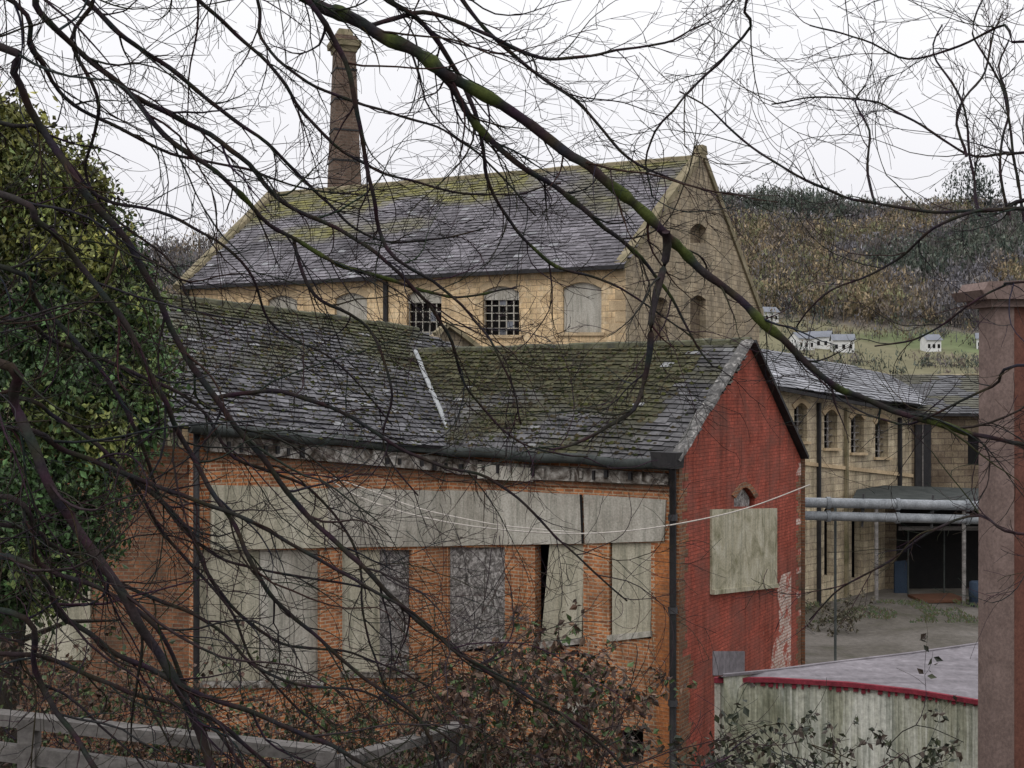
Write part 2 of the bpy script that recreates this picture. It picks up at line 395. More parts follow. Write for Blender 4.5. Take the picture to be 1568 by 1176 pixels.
def house(x,y,w_,d_,h,rot,name='white_house'):
    e=empty(name); z=hillz(x,y)-.3
    e.location=(x,y,z); e.rotation_euler=(0,0,rot)
    a=MB(); a.add([(-w_/2,-d_/2,0),(w_/2,-d_/2,0),(w_/2,d_/2,0),(-w_/2,d_/2,0),(-w_/2,-d_/2,h),(w_/2,-d_/2,h),(w_/2,d_/2,h),(-w_/2,d_/2,h),(-w_/2,0,h+d_*.38),(w_/2,0,h+d_*.38)],
      [(0,1,5,4),(2,3,7,6),(1,2,6,9,5),(3,0,4,8,7)])
    a.obj('walls',M['white'],e)
    r=MB(); r.add([(-w_/2-.3,-d_/2-.4,h-.15),(w_/2+.3,-d_/2-.4,h-.15),(w_/2+.3,0,h+d_*.38+.1),(-w_/2-.3,0,h+d_*.38+.1),(w_/2+.3,d_/2+.4,h-.15),(-w_/2-.3,d_/2+.4,h-.15)],[(0,1,2,3),(3,2,4,5)])
    r.obj('roof',M['farslate'],e)
    g=MB()
    for i in range(3):
        cx=-w_/2+w_*(i+.5)/3
        g.add([(cx-.3,-d_/2-.05,0.9),(cx+.3,-d_/2-.05,.9),(cx+.3,-d_/2-.05,1.8),(cx-.3,-d_/2-.05,1.8)],[(0,1,2,3)])
    g.obj('windows',M['void'],e)
for px,y,w_ in ((1228,246,4.2),(1256,250,4.6),(1290,244,4.4),(1425,256,3.4),(1176,280,4),(1508,262,3.5)):
    house((px-CX)/F*y,y,w_,3,2.8,random.uniform(-.5,.5))
# ---------------------------------------------------------------- chimney
e=empty('mill_chimney')
cxp,cyp=(527-CX)/F*80,80.0
def frust(z0,z1,h0,h1,mat,name,rot=0.35):
    mb=MB(); vs=[]
    for z,h in ((z0,h0),(z1,h1)):
        for k in range(4):
            a=rot+math.pi/4+k*math.pi/2
            vs.append((cxp+math.cos(a)*h*1.414,cyp+math.sin(a)*h*1.414,z))
    for k in range(4):
        k2=(k+1)%4
        mb.add([vs[k],vs[k2],vs[4+k2],vs[4+k]],[(0,1,2,3)],uvs=[(-h0,z0),(h0,z0),(h1,z1),(-h1,z1)])
    mb.add([vs[4+k] for k in range(4)],[(0,1,2,3)]); mb.add([vs[k] for k in range(4)],[(0,1,2,3)])
    mb.obj(name,mat,e)
hw=lambda z:0.64+(32.0-z)*0.034
frust(0,31.6,hw(0),hw(31.6),M['chim'],'stack')
z=15
while z<31:
    frust(z,z+0.12,hw(z)+.05,hw(z)+.045,M['black'],'iron_band'); z+=2.1
frust(31.0,31.35,.76,.82,M['coping'],'corbel'); frust(31.35,31.75,.98,1.02,M['coping'],'corbel_upper'); frust(31.75,32.1,.8,.76,M['chim'],'cap'); frust(32.1,32.6,.55,.45,M['coping'],'rim')
# ---------------------------------------------------------------- mill
e=empty('stone_mill')
MC=xy(957,51); ML=xy(290,61.2); MR=xy(1163,64)
pf=Plane(ML,MC); pg=Plane(MC,MR)
wins=[(410,452,455,520,8,'b'),(513,448,562,520,9,'b'),(623,443,676,540,9,'g'),(739,438,795,514,9,'g'),(862,432,921,510,9,'b')]
u0=pf.uv(290,438)[0]; u1=pf.uv(957,405)[0]
holes=[[pf.uv(*q) for q in arch(a,b_,c_,d_,r)] for a,b_,c_,d_,r,k in wins]
low=[]
for a,b_,c_,d_,r,k in wins:
    ua=pf.uv(a,b_)[0]; uc=pf.uv(c_,b_)[0]
    for zb in (1.5,5.3): low.append([(ua,zb),(ua,zb+2),((ua+uc)/2,zb+2.3),(uc,zb+2),(uc,zb)])
prism(pf,[(u0,0),(u1,0),(u1,13.2),(u0,13.2)],-0.4,0,M['stone'],'front_wall',e,px=False,holes=holes+low)
pv=[(u0+.2,0.2),(u1-.2,0.2),(u1-.2,13),(u0+.2,13)]
prism(pf,pv,-0.6,-0.55,M['void'],'interior',e,px=False)
for a,b_,c_,d_,r,k in wins:
    pts=arch(a-1,b_-1,c_+1,d_,r)
    if k=='b': prism(pf,pts,-0.3,-0.14,M['lintel'],'window_board',e)
    else:
        n=5
        for i in range(n+1):
            x=a+(c_-a)*i/n; prism(pf,rect(x-.8,b_+6,x+.8,d_),-0.25,-0.2,M['lintel'],'mullion',e)
        for i in range(1,6):
            yy=b_+18+(d_-b_-18)*i/5; prism(pf,rect(a,yy-.8,c_,yy+.6),-0.26,-0.21,M['lintel'],'glazing_bar',e)
        prism(pf,arch(a,b_,c_,b_+21,r),-0.3,-0.14,M['lintel'],'window_head_panel',e)
        for _ in range(4):
            i=random.randint(0,4); j=random.randint(0,4)
            x=a+(c_-a)*i/5; yy=b_+18+(d_-b_-18)*j/5
            prism(pf,rect(x,yy,x+(c_-a)/5,yy+(d_-b_-18)/5),-0.28,-0.24,M['farslate'],'pane',e)
    o_=arch(a-5,b_-9,c_+5,b_+9,r); i_=arch(a,b_,c_,b_+9,r)
    prism(pf,o_[1:-1]+i_[1:-1][::-1],-0.02,0.035,M['trim'],'arch_stones',e)
    prism(pf,rect(a-5,d_-1,c_+5,d_+4),-0.1,0.12,M['trim'],'sill',e)
prism(pf,rect(589,432,595,530),0.02,0.16,M['black'],'downpipe',e)
wg=[arch(1057,452,1081,530,7),arch(1057,342,1082,372,9),arch(1000,455,1022,525,6)]
ap=pg.uv(1075,242); r0=pg.uv(957,405)[0]; r1=pg.uv(1163,480)
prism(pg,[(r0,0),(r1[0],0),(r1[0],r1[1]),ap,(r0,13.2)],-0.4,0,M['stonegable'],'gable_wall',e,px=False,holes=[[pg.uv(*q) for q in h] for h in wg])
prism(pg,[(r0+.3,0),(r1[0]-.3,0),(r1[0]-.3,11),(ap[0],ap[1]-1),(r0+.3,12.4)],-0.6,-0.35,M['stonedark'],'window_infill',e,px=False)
prism(pg,[(r0-.35,12.9),(r0-.35,13.3),(ap[0],ap[1]+.42),(ap[0],ap[1]-.0)],-0.35,0.12,M['coping'],'coping_front',e,px=False)
prism(pg,[(r1[0]+.3,r1[1]-.3),(r1[0]+.3,r1[1]+.2),(ap[0],ap[1]+.42),(ap[0],ap[1]-.0)],-0.35,0.12,M['coping'],'coping_rear',e,px=False)
prism(pg,[(ap[0]-.4,ap[1]+.2),(ap[0]+.4,ap[1]+.2),(ap[0]+.25,ap[1]+.62),(ap[0]-.25,ap[1]+.62)],-0.34,0.14,M['coping'],'apex_stone',e,px=False)
for i in range(26):
    z=0.2+i*0.5; L_=0.45 if i%2 else 0.75
    prism(pf,[(u1-L_,z),(u1+0.03,z),(u1+0.03,z+.44),(u1-L_,z+.44)],-0.02,0.02,M['trim'],'quoin',e,px=False)
eR=pf.pt(u1+.1,13.15,.45); eL=pf.pt(u0-.1,13.15,.45)
ridR=pg.pt(ap[0],ap[1]+.05,-0.2)
dirv=(eL-eR).normalized()
rl=raypl(425,300,ridR,V((dirv.y,-dirv.x,0)))
rl.z=ridR.z
def millcol(u,v,fu,fv):
    k=random.uniform(.7,1.25); c=V((0.13,0.122,0.133))*k
    c*=1+0.6*noise.noise(V((u*.4,v*.4,2)))
    if random.random()<0.03: c=V((0.24,0.24,0.25))*random.uniform(.7,1.1)
    g=fv*1.6-0.95+0.8*noise.noise(V((u*.25,v*.5,7)))-0.3*max(0,fu-.6)
    if fu<0.5: g+=0.14
    if g>0:
        t=min(1,g*2.0)*random.uniform(.5,1); c=c.lerp(V((0.16,0.15,0.05))*random.uniform(.7,1.2),t)
    return tuple(c)
slates('front_roof',[eL,eR,ridR,rl],(eL,eR),0.42,0.3,M['slate'],e,millcol,th=0.03)
bk=V((pf.n.x,pf.n.y,0))*-8.2
mb=MB(); B1=ridR+bk;B1.z=12.2; B2=rl+bk;B2.z=12.2
mb.add([ridR,rl,B2,B1],[(0,1,2,3)],(0.1,0.1,0.11)); mb.obj('rear_roof',M['slate'],e)
mb=MB(); lw=[V((eL.x,eL.y,0)),eL,rl,B2,V((B2.x,B2.y,0))]
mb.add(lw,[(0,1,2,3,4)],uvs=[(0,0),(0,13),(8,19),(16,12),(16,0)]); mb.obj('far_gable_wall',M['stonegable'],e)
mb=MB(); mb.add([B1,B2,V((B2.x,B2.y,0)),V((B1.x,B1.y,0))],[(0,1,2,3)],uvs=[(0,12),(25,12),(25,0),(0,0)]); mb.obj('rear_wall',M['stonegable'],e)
def bar(name,a,b,w_,h_,mat,parent,up=V((0,0,1))):
    t=(b-a).normalized(); s=t.cross(up).normalized(); u=s.cross(t)
    vs=[]
    for p in (a,b):
        for i,j in ((-1,-1),(1,-1),(1,1),(-1,1)): vs.append(p+s*w_/2*i+u*h_/2*j)
    mb=MB(); mb.add(vs,[(0,1,2,3),(4,5,6,7),(0,1,5,4),(1,2,6,5),(2,3,7,6),(3,0,4,7)],uvs=[(0,0),(w_,0),(w_,h_),(0,h_)]*2)
    return mb.obj(name,mat,parent)
def tiles(name,a,b,w_,h_,mat,parent,L_=.45,up=V((0,0,1))):
    """a run of separate, slightly uneven cap pieces"""
    n=max(1,int((b-a).length/L_)); d=(b-a)/n
    t=d.normalized(); s=t.cross(up).normalized(); u=s.cross(t); mb=MB()
    for k in range(n):
        p=a+d*k+u*random.uniform(-.015,.015)+s*random.uniform(-.015,.015); q=p+d*.97+u*random.uniform(-.012,.012)
        vs=[]
        for c in (p,q):
            for i,j in ((-1,-1),(1,-1),(.8,.5),(0,1),(-.8,.5)): vs.append(c+s*w_/2*i+u*h_/2*j)
        mb.add(vs,[(0,1,2,3,4),(5,6,7,8,9)]+[(i,(i+1)%5,(i+1)%5+5,i+5) for i in range(5)])
    return mb.obj(name,mat,parent)
tiles('ridge',rl,ridR,0.42,0.3,M['coping'],e,.6)
tiles('verge_coping',eL+V((-.3,.1,0)),rl+V((-.3,.1,0.15)),0.7,0.35,M['coping'],e,.9)
bar('eaves_gutter',eL+V((0,0,-.08)),eR+V((0,0,-.08)),0.2,0.18,M['black'],e)
# ---------------------------------------------------------------- brick workshop
e=empty('brick_workshop')
C=xy(1040,22.5); B=xy(682,25.5); L=xy(297,22.0)
pr=Plane(B,C); pl=Plane(L,B); pgb=Plane(C,xy(1226,28.5))
uB=pr.uv(684,700)[0]; uC=pr.uv(1040,700)[0]
hr=[rect(686,838,773,1000),rect(819,834,893,990),rect(933,831,997,978),rect(862,1066,905,1150),rect(945,1118,985,1172)]
zr0=pr.uv(684,690)[1]; zr1=pr.uv(1040,712)[1]
prism(pr,[(uB,0),(uC,0),(uC,zr1),(uB,zr0)],-0.25,0,M['brick'],'front_wall',e,px=False,holes=[[pr.uv(*q) for q in h] for h in hr])
prism(pr,[(uB,0.1),(uC-.3,.1),(uC-.3,zr1-.3),(uB,zr0-.3)],-0.9,-0.8,M['void'],'interior',e,px=False)
uL=pl.uv(297,700)[0]; uE=pl.uv(684,700)[0]
zl0=pl.uv(297,655)[1]
hl=[rect(303,842,490,1045),rect(524,842,631,1030)]
prism(pl,[(uL,0),(uE,0),(uE,zr0),(uL,zl0)],-0.25,0,M['brick'],'left_front_wall',e,px=False,holes=[[pl.uv(*q) for q in h] for h in hl])
prism(pl,[(uL+.2,0.1),(uE-.2,.1),(uE-.2,zr0-.4),(uL+.2,zl0-.4)],-0.6,-0.5,M['void'],'left_interior',e,px=False)
prism(pl,rect(302,842,399,1046),-0.14,-0.08,M['board'],'window_board_a',e)
prism(pl,rect(401,841,491,1043),-0.16,-0.10,M['lintel'],'window_board_b',e)
prism(pl,rect(523,842,584,1031),-0.12,-0.07,M['board'],'window_board_c',e)
prism(pl,rect(585,841,632,1028),-0.16,-0.12,M['osb'],'window_board_d',e)
prism(pr,[(685,837),(774,837),(772,985),(686,1001)],-0.12,-0.08,M['osb'],'window_board_e',e)
prism(pr,[(840,834),(893,833),(889,984),(826,991)],-0.10,-0.04,M['board'],'window_board_f',e)
prism(pr,[(936,832),(997,830),(996,975),(936,979)],-0.10,-0.04,M['board'],'window_board_g',e)
prism(pr,rect(866,1068,905,1128),-0.12,-0.08,M['lintel'],'window_board_h',e)
prism(pr,[(931,973),(999,966),(999,974),(931,982)],-0.05,0.06,M['lintel'],'sill_g',e)
prism(pr,[(818,984),(895,977),(895,985),(818,993)],-0.05,0.06,M['cornice'],'sill_f',e)
prism(pl,rect(300,1043,493,1052),-0.05,0.07,M['cornice'],'sill_a',e)
prism(pl,rect(521,1029,633,1037),-0.05,0.07,M['cornice'],'sill_c',e)
prism(pl,[(322,742),(500,748),(500,838),(322,842)],0.005,0.06,M['board'],'lintel_board_a',e)
prism(pl,[(502,746),(683,752),(683,836),(488,838)],0.005,0.05,M['lintel'],'lintel_board_b',e)
prism(pr,[(684,750),(743,753),(741,834),(684,836)],0.005,0.05,M['lintel'],'lintel_board_c',e)
prism(pr,[(746,750),(891,757),(893,832),(742,834)],0.02,0.065,M['lintel'],'lintel_board_d',e)
prism(pr,[(895,757),(1021,765),(1018,828),(897,832)],0.005,0.05,M['lintel'],'lintel_board_e',e)
prism(pr,[(890,757),(894,757),(896,832),(893,832)],0.065,0.07,M['void'],'board_joint',e)
prism(pl,[(312,664),(683,700),(683,722),(312,690)],0.0,0.16,M['cornice'],'cornice_left',e)
prism(pr,[(684,700),(738,704),(738,728),(684,722)],0.0,0.16,M['cornice'],'cornice_mid',e)
prism(pr,[(739,706),(1028,725),(1028,742),(739,730)],0.0,0.15,M['cornice'],'cornice_right',e)
prism(pr,[(738,710),(822,716),(822,737),(738,732)],0.15,0.175,M['lintel'],'cornice_patch',e)
prism(pl,[(300,692),(683,724),(683,735),(300,703)],0.0,0.05,M['brickdark'],'brick_band_left',e)
prism(pr,[(684,726),(1028,744),(1028,752),(684,736)],0.0,0.05,M['brickdark'],'brick_band_right',e)
for i in range(38):
    x=322+i*18.5+random.uniform(-4,4)
    p_=pl if x<683 else pr
    y=(672+(x-312)*0.09) if x<683 else (705+(x-683)*0.056)
    if random.random()<.8: prism(p_,rect(x,y+random.uniform(0,4),x+random.uniform(3,6),y+random.uniform(11,17)),0.1,0.22,M['black'] if random.random()<.6 else M['cornice'],'bracket',e)
prism(pr,[(1003,835),(1028,828),(1026,1176),(1006,1176)],0.0,0.012,M['orangestain'],'stained_pier',e)
def gut(name,a,b,r,mat):
    mb=MB(); n=14; pts=[a.lerp(b,i/n)+V((0,0,-0.025*math.sin(i*1.3)-.01*random.random())) for i in range(n+1)]
    tube(mb,pts,[r]*(n+1),8); mb.obj(name,mat,e,True)
gl=pl.pt(uL-.2,zl0+.02,.32); gm=pr.pt(uB-.02,zr0+.03,.30); gr=pr.pt(uC+.05,zr1+.0,.32)
gut('gutter_left',gl,gm,.11,M['gutter']); gut('gutter_right',gm,gr,.11,M['gutter'])
prism(pr,[(uB,zr0-.08),(uC,zr1-.08),(uC,zr1+.06),(uB,zr0+.06)],0.0,0.26,M['gutter'],'soffit_right',e,px=False)
prism(pl,[(uL,zl0-.08),(uE,zr0-.08),(uE,zr0+.06),(uL,zl0+.06)],0.0,0.26,M['gutter'],'soffit_left',e,px=False)
def pipe(name,pts,r,mat,par,sides=8):
    mb=MB(); tube(mb,pts,[r]*len(pts),sides); return mb.obj(name,mat,par,True)
cp=pr.pt(uC-.08,0,.12)
pipe('downpipe',[V((cp.x,cp.y,z)) for z in (0,2,4,zr1-.25)]+[V((gr.x-.05,gr.y,zr1-.05))],.07,M['black'],e)
for z in (1.5,3.3,5.1): pipe('pipe_collar',[V((cp.x,cp.y,z)),V((cp.x,cp.y,z+.12))],.095,M['black'],e)
prism(pr,[(1012,690),(1052,692),(1050,716),(1016,712)],0.1,0.5,M['black'],'hopper',e)
cp=pl.pt(uL+.0,0,.12)
pipe('downpipe_left',[V((cp.x,cp.y,z)) for z in (0,2,4,zl0-.1)],.06,M['black'],e)
apx=pgb.uv(1146,524); rr=pgb.uv(1226,702); g0=pgb.uv(1040,700)[0]
hg=[rect(1090,781,1185,906,781,897),arch(1124,744,1156,776,18)]
prism(pgb,[(g0,0),(rr[0],0),(rr[0],rr[1]),apx,(g0,zr1+.1)],-0.25,0,M['redpaint'],'gable_wall',e,px=False,holes=[[pgb.uv(*q) for q in h] for h in hg])
prism(pgb,[(g0+.3,0.1),(rr[0]-.2,.1),(rr[0]-.2,5.8),(g0+.3,5.8)],-0.5,-0.4,M['void'],'gable_interior',e,px=False)
prism(pgb,[(1087,780),(1187,778),(1187,899),(1087,910)],-0.04,0.05,M['boardgreen'],'gable_board',e)
prism(pgb,[(1087,903),(1187,893),(1187,899),(1087,910)],0.05,0.1,M['boardgreen'],'gable_board_batten',e)
prism(pgb,arch(1126,747,1154,778,16),-0.2,-0.1,M['osb'],'fanlight',e)
oa=arch(1120,738,1160,776,20); ia=arch(1125,746,1155,776,17)
prism(pgb,oa[1:-1]+ia[1:-1][::-1],0.0,0.03,M['brickdark'],'gable_arch',e)
prism(pgb,rect(1091,997,1139,1034),0.0,0.02,M['felt'],'grey_patch',e)
prism(pgb,[(1190,905),(1197,880),(1211,875),(1211,1035),(1178,1035),(1184,990),(1194,960)],0.0,0.008,M['peel'],'peeling_paint',e)
z=0.0;i=0
while z<zr1-.1:
    Lq=(0.34 if i%2 else 0.2)+random.uniform(-.07,.1)
    if z<2.3: Lq+=random.uniform(0.1,.5)
    prism(pgb,[(g0-.01,z),(g0+Lq,z),(g0+Lq,z+.15),(g0-.01,z+.15)],0,0.006,M['brickdark'],'quoin_brick',e,px=False)
    q=rr[0]-(.3 if i%2 else .15)-random.uniform(0,.08)
    if z<rr[1]-.2: prism(pgb,[(q,z),(rr[0]+.01,z),(rr[0]+.01,z+.15),(q,z+.15)],0,0.006,M['brickdark'] if random.random()<.7 else M['peel'],'quoin_brick',e,px=False)
    z+=.15;i+=1
def pln(a,b,c):
    n=(b-a).cross(c-a).normalized(); return (a,n)
apt=pgb.pt(apx[0],apx[1]+.02,.08)
eC=pr.pt(uC+.12,zr1+.08,.30); eB=pr.pt(uB,zr0+.1,.28)
a0,nr=pln(eC,eB,apt)
vt=raypl(632,538,a0,nr)
def col_r(u,v,fu,fv):
    k=random.uniform(.55,1.35); c=V((0.074,0.072,0.074))*k
    c*=1+0.6*noise.noise(V((u*.9,v*.9,2)))
    g=fv*1.2-0.15+0.9*noise.noise(V((u*.5,v*.9,4)))+0.1*fu
    if fu>0.88: g-=.7
    if g>0: c=c.lerp(V((0.05,0.048,0.025))*random.uniform(.6,1.4),min(1,g*2.0))
    if random.random()<0.008: c=V((0.22,0.22,0.22))*random.uniform(.6,1)
    return tuple(c)
def mf_r(u,v,fu,fv):
    g=2.4+2.0*noise.noise(V((u*.6,v*.9,4)))+fv*1.0
    if fu>.88: g=.6
    return max(.5,g)
slates('right_roof',[eC,apt,vt,eB],(eB,eC),0.26,0.17,M['slate'],e,col_r,th=0.022,mossf=mf_r)
eL_=pl.pt(uL-2.6,zl0+.22,.3)
eBl=pl.pt(uE,zr0+.1,.28)
rL=P(310,462,27.3)
a1,nl=pln(eL_,eBl,rL)
poly=[eL_,eBl]+[raypl(x,y,a1,nl) for x,y in ((634,538),(716,535),(640,506),(600,499),(450,478),(310,461),(215,449))]
def col_l(u,v,fu,fv):
    k=random.uniform(.55,1.35); c=V((0.088,0.086,0.092))*k
    c*=1+0.5*noise.noise(V((u*.9,v*.9,12)))
    g=fv*1.2-0.6+0.8*noise.noise(V((u*.5,v*.9,14)))
    if g>0: c=c.lerp(V((0.058,0.058,0.033))*random.uniform(.6,1.5),min(1,g*2.0))
    if random.random()<0.025: c=V((0.24,0.24,0.245))*random.uniform(.6,1)
    return tuple(c)
def mf_l(u,v,fu,fv): return max(.5,1.6+1.8*noise.noise(V((u*.5,v*.9,14)))+.6*fv)
slates('left_roof',poly,(eL_,eBl),0.27,0.19,M['slate'],e,col_l,th=0.026,mossf=mf_l)
vtl=poly[2]
up=nl if nl.z>0 else -nl
mb=MB(); mb.add([eBl,vtl,vt,eB],[(0,1,2,3)],(0.06,0.06,0.06)); mb.obj('valley_cheek',M['slate'],e)
tiles('valley_flashing',eBl+up*.05,vtl+up*.05,0.12,0.04,M['lead'],e,.8,up)
tiles('right_ridge',vt,apt,0.22,0.16,M['ridge'],e)
for a_,b_ in zip(poly[4:],poly[5:]): tiles('left_ridge',a_,b_,0.22,0.16,M['ridge'],e)
up2=nr if nr.z>0 else -nr
tiles('verge_front',eC+up2*.03+V((-.1,0,0)),apt+up2*.03+V((-.1,0,0)),0.3,0.06,M['verge'],e,.25,up2)
rb=pgb.pt(rr[0]+.1,rr[1]+.02,.08)
mb=MB(); dv=vt-apt
mb.add([apt,rb,rb+dv,vt],[(0,1,2,3)],(0.09,0.09,0.1)); mb.obj('right_rear_roof',M['slate'],e)
bar('verge_rear',apt,rb,0.2,0.08,M['black'],e)
q=V((-nl.x,-nl.y,0)); q=q if q.y>0 else -q; q=q.normalized()*4
mb=MB()
mb.add([poly[4],poly[-1],poly[-1]+q+V((0,0,-3)),poly[4]+q+V((0,0,-3))],[(0,1,2,3)],(0.09,0.09,0.1)); mb.obj('left_rear_roof',M['slate'],e)
mb=MB(); rw=[V((rb.x,rb.y,0)),rb,rb+dv,V((rb.x+dv.x,rb.y+dv.y,0))]
mb.add(rw,[(0,1,2,3)],uvs=[(0,0),(0,6),(8,6),(8,0)]); mb.obj('rear_wall',M['brickdark'],e)
p2=Plane(xy(-60,23.0),xy(297,22.2))
prism(p2,[(-60,640),(297,690),(297,1300),(-60,1300)],-0.25,0,M['brickdark'],'side_wall',e)
prism(p2,rect(-40,880,140,1010),0.0,0.05,M['board'],'side_wall_board',e)
prism(p2,[(145,700),(290,712),(290,725),(145,712)],0.0,0.1,M['brickdark'],'side_band',e)
e2=empty('stone_porch')
pp=Plane(xy(672,33),xy(735,33.5))
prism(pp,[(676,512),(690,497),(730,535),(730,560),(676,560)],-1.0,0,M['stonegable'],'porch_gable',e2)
bar('porch_coping',pp.pt(*pp.uv(684,497),.1),pp.pt(*pp.uv(734,535),.1),0.3,0.12,M['coping'],e2)
bar('porch_coping_rear',pp.pt(*pp.uv(684,497),.1),pp.pt(*pp.uv(664,512),.1),0.3,0.12,M['coping'],e2)
# ---------------------------------------------------------------- stone range on the right
e=empty('stone_warehouse')
pw=Plane(xy(1150,38.5),xy(1396,46)) 
ws=((1216,617),(1262,627),(1303,634),(1340,641))
hw_=[arch(x,y,x+20,y+60,9) for x,y in ws]
hw_+= [arch(x,y,x+19,y+110,9) for x,y in ((1262,772),(1304,776))]
ua=pw.uv(1150,588); ub=pw.uv(1396,633)
prism(pw,[(ua[0],0),(ub[0],0),ub,ua],-0.4,0,M['stonefar'],'front_wall',e,px=False,holes=[[pw.uv(*q) for q in h] for h in hw_])
prism(pw,[(ua[0]+.1,.1),(ub[0]-.1,.1),(ub[0]-.1,ub[1]-.3),(ua[0]+.1,ua[1]-.3)],-0.6,-0.5,M['void'],'interior',e,px=False)
for i,(x,y) in enumerate(ws):
    prism(pw,rect(x-2,y+59,x+22,y+63),-.05,.12,M['trim'],'sill',e)
    for k in range(1,3): prism(pw,rect(x+20*k/3-.6,y+6,x+20*k/3+.6,y+60),-.25,-.2,M['osb'],'mullion',e)
    for k in range(1,5): prism(pw,rect(x,y+8+52*k/5-.5,x+20,y+8+52*k/5+.5),-.25,-.2,M['osb'],'glazing_bar',e)
    o_=arch(x-4,y-7,x+24,y+9,10); i_=arch(x,y,x+20,y+9,9)
    prism(pw,o_[1:-1]+i_[1:-1][::-1],-0.02,0.04,M['trim'],'arch_stones',e)
for x in (1250,1292,1374): prism(pw,rect(x,606+(x-1190)*.18,x+2.5,930),.02,.14,M['black'] if x!=1292 else M['coping'],'downpipe',e)
prism(pw,[(1150,697),(1396,726),(1396,731),(1150,703)],0,.08,M['trim'],'string_course',e)
A=pw.pt(ua[0],ua[1],.35); Bp=pw.pt(ub[0],ub[1],.35)
T0=P(1120,537,45); T1=P(1420,584,53)
def col_f(u,v,fu,fv):
    c=V((0.19,0.192,0.205))*random.uniform(.7,1.25)*(1+.5*noise.noise(V((u*.4,v*.4,2))))
    if random.random()<.05: c*=1.5
    return tuple(c)
slates('roof',[A,Bp,T1,T0],(A,Bp),0.45,0.3,M['slate'],e,col_f,th=0.02)
bar('gutter',A+V((0,-.1,-.05)),Bp+V((0,-.1,-.05)),.12,.12,M['black'],e)
tiles('ridge',T0,T1,.3,.2,M['coping'],e)
mb=MB(); k=V((3,5,-4)); mb.add([T0,T1,T1+k,T0+k],[(0,1,2,3)],(.1,.1,.11)); mb.obj('rear_roof',M['slate'],e)
pc=Plane(xy(1396,46),xy(1640,46.5))
hc=[rect(1482,665,1508,712)]
w0=pc.uv(1396,634); w1=pc.uv(1640,636)
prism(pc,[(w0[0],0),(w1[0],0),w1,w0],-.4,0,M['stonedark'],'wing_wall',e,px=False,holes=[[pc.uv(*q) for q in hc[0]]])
prism(pc,hc[0],-.3,-.25,M['void'],'wing_window',e)
prism(pc,rect(1400,650,1424,752),0,.1,M['black'],'loading_door',e)
prism(pc,rect(1410,650,1412,752),.1,.13,M['timber'],'loading_door_rail',e)
A=pc.pt(w0[0]-.5,w0[1],.4); Bp=pc.pt(w1[0],w1[1],.4); T0=P(1330,577,51); T1=P(1640,574,51.5)
def col_w(u,v,fu,fv):
    c=V((0.10,0.10,0.105))*random.uniform(.7,1.25)
    if noise.noise(V((u*.5,v*.5,3)))>0: c=c.lerp(V((.08,.075,.04)),.6)
    return tuple(c)
slates('wing_roof',[A,Bp,T1,T0],(A,Bp),0.45,0.3,M['slate'],e,col_w,th=0.02)
tiles('wing_ridge',T0,T1,.3,.2,M['coping'],e)
bar('wing_gutter',A,Bp,.12,.12,M['black'],e)
e=empty('open_shed')
d=42
a=[P(1316,742,44.5),P(1640,752,44.5),P(1640,775,d-1),P(1306,762,d-1)]
mb=MB(); mb.add(a+[p-V((0,0,.15)) for p in a],[(0,1,2,3),(4,5,6,7),(0,1,5,4),(1,2,6,5),(2,3,7,6),(3,0,4,7)]); mb.obj('canopy',M['gutter'],e)
ps=Plane(xy(1340,44.6),xy(1640,44.8))
prism(ps,[(1372,760),(1640,765),(1640,946),(1372,944)],-.6,0,M['void'],'dark_bay',e)
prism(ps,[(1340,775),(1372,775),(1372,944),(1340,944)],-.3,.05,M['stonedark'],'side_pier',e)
for x in (1342,1476): 
    q0=P(x,770,41.3); pipe('post',[V((q0.x,q0.y,0)),q0],.07,M['timber'],e)
pk3=Plane(xy(1340,43),xy(1640,43))
for k in range(3):
    prism(pk3,rect(1390+k*55,812,1392+k*55,944),-.05,0,M['gutter'],'bay_frame',e)
prism(pk3,rect(1376,806,1640,812),-.05,0.02,M['timber'],'bay_beam',e)
prism(Plane(xy(1340,43.6),xy(1640,43.8)),[(1370,860),(1392,858),(1392,945),(1370,945)],-.1,.0,M['blue'],'door_leaf',e)
e=empty('storage_skip')
pk=Plane(xy(1400,41.5),xy(1480,41.6))
prism(pk,[(1413,922),(1478,920),(1474,944),(1416,945)],-1.2,0,M['orange'],'side',e)
prism(pk,[(1411,919),(1480,917),(1480,921),(1411,923)],-1.25,.08,M['orange'],'rim',e)
for x in (1425,1440,1455): prism(pk,rect(x,922,x+3,944),0,.06,M['orange'],'rib',e)
e=empty('storage_drum')
q0=P(1497,912,41)
for i in range(2):
    c=V((q0.x+i*.55,41,0)); mb=MB(); tube(mb,[c+V((0,0,z)) for z in (0,.05,.3,.33,.6,.63,.85,.88)],[.26,.28,.28,.3,.3,.28,.28,.22],14); mb.obj('drum',M['blue'],e,True)
e=empty('overhead_pipe')
for y0,y1,r in ((769,777,.13),(789,799,.12)):
    d0=29.5; d1=30.5
    pts=[P(1215+(1640-1215)*i/8,y0+(y1-y0)*i/8,d0+(d1-d0)*i/8) for i in range(9)]
    pipe('pipe_run',pts,r,M['pipe'],e,12)
    for i in (1,3,5,7): pipe('pipe_flange',[pts[i]-V((.05,0,0)),pts[i]+V((.05,0,0))],r+.03,M['pipe'],e,12)
    for i in (2,4,6): pipe('pipe_bracket',[pts[i]-V((.02,0,.25)),pts[i]+V((.02,0,.25))],.03,M['black'],e,6)
q0=P(1284,803,30); pipe('support_post',[V((q0.x,30.3,0)),V((q0.x,30.3,q0.z+.6))],.035,M['gutter'],e)
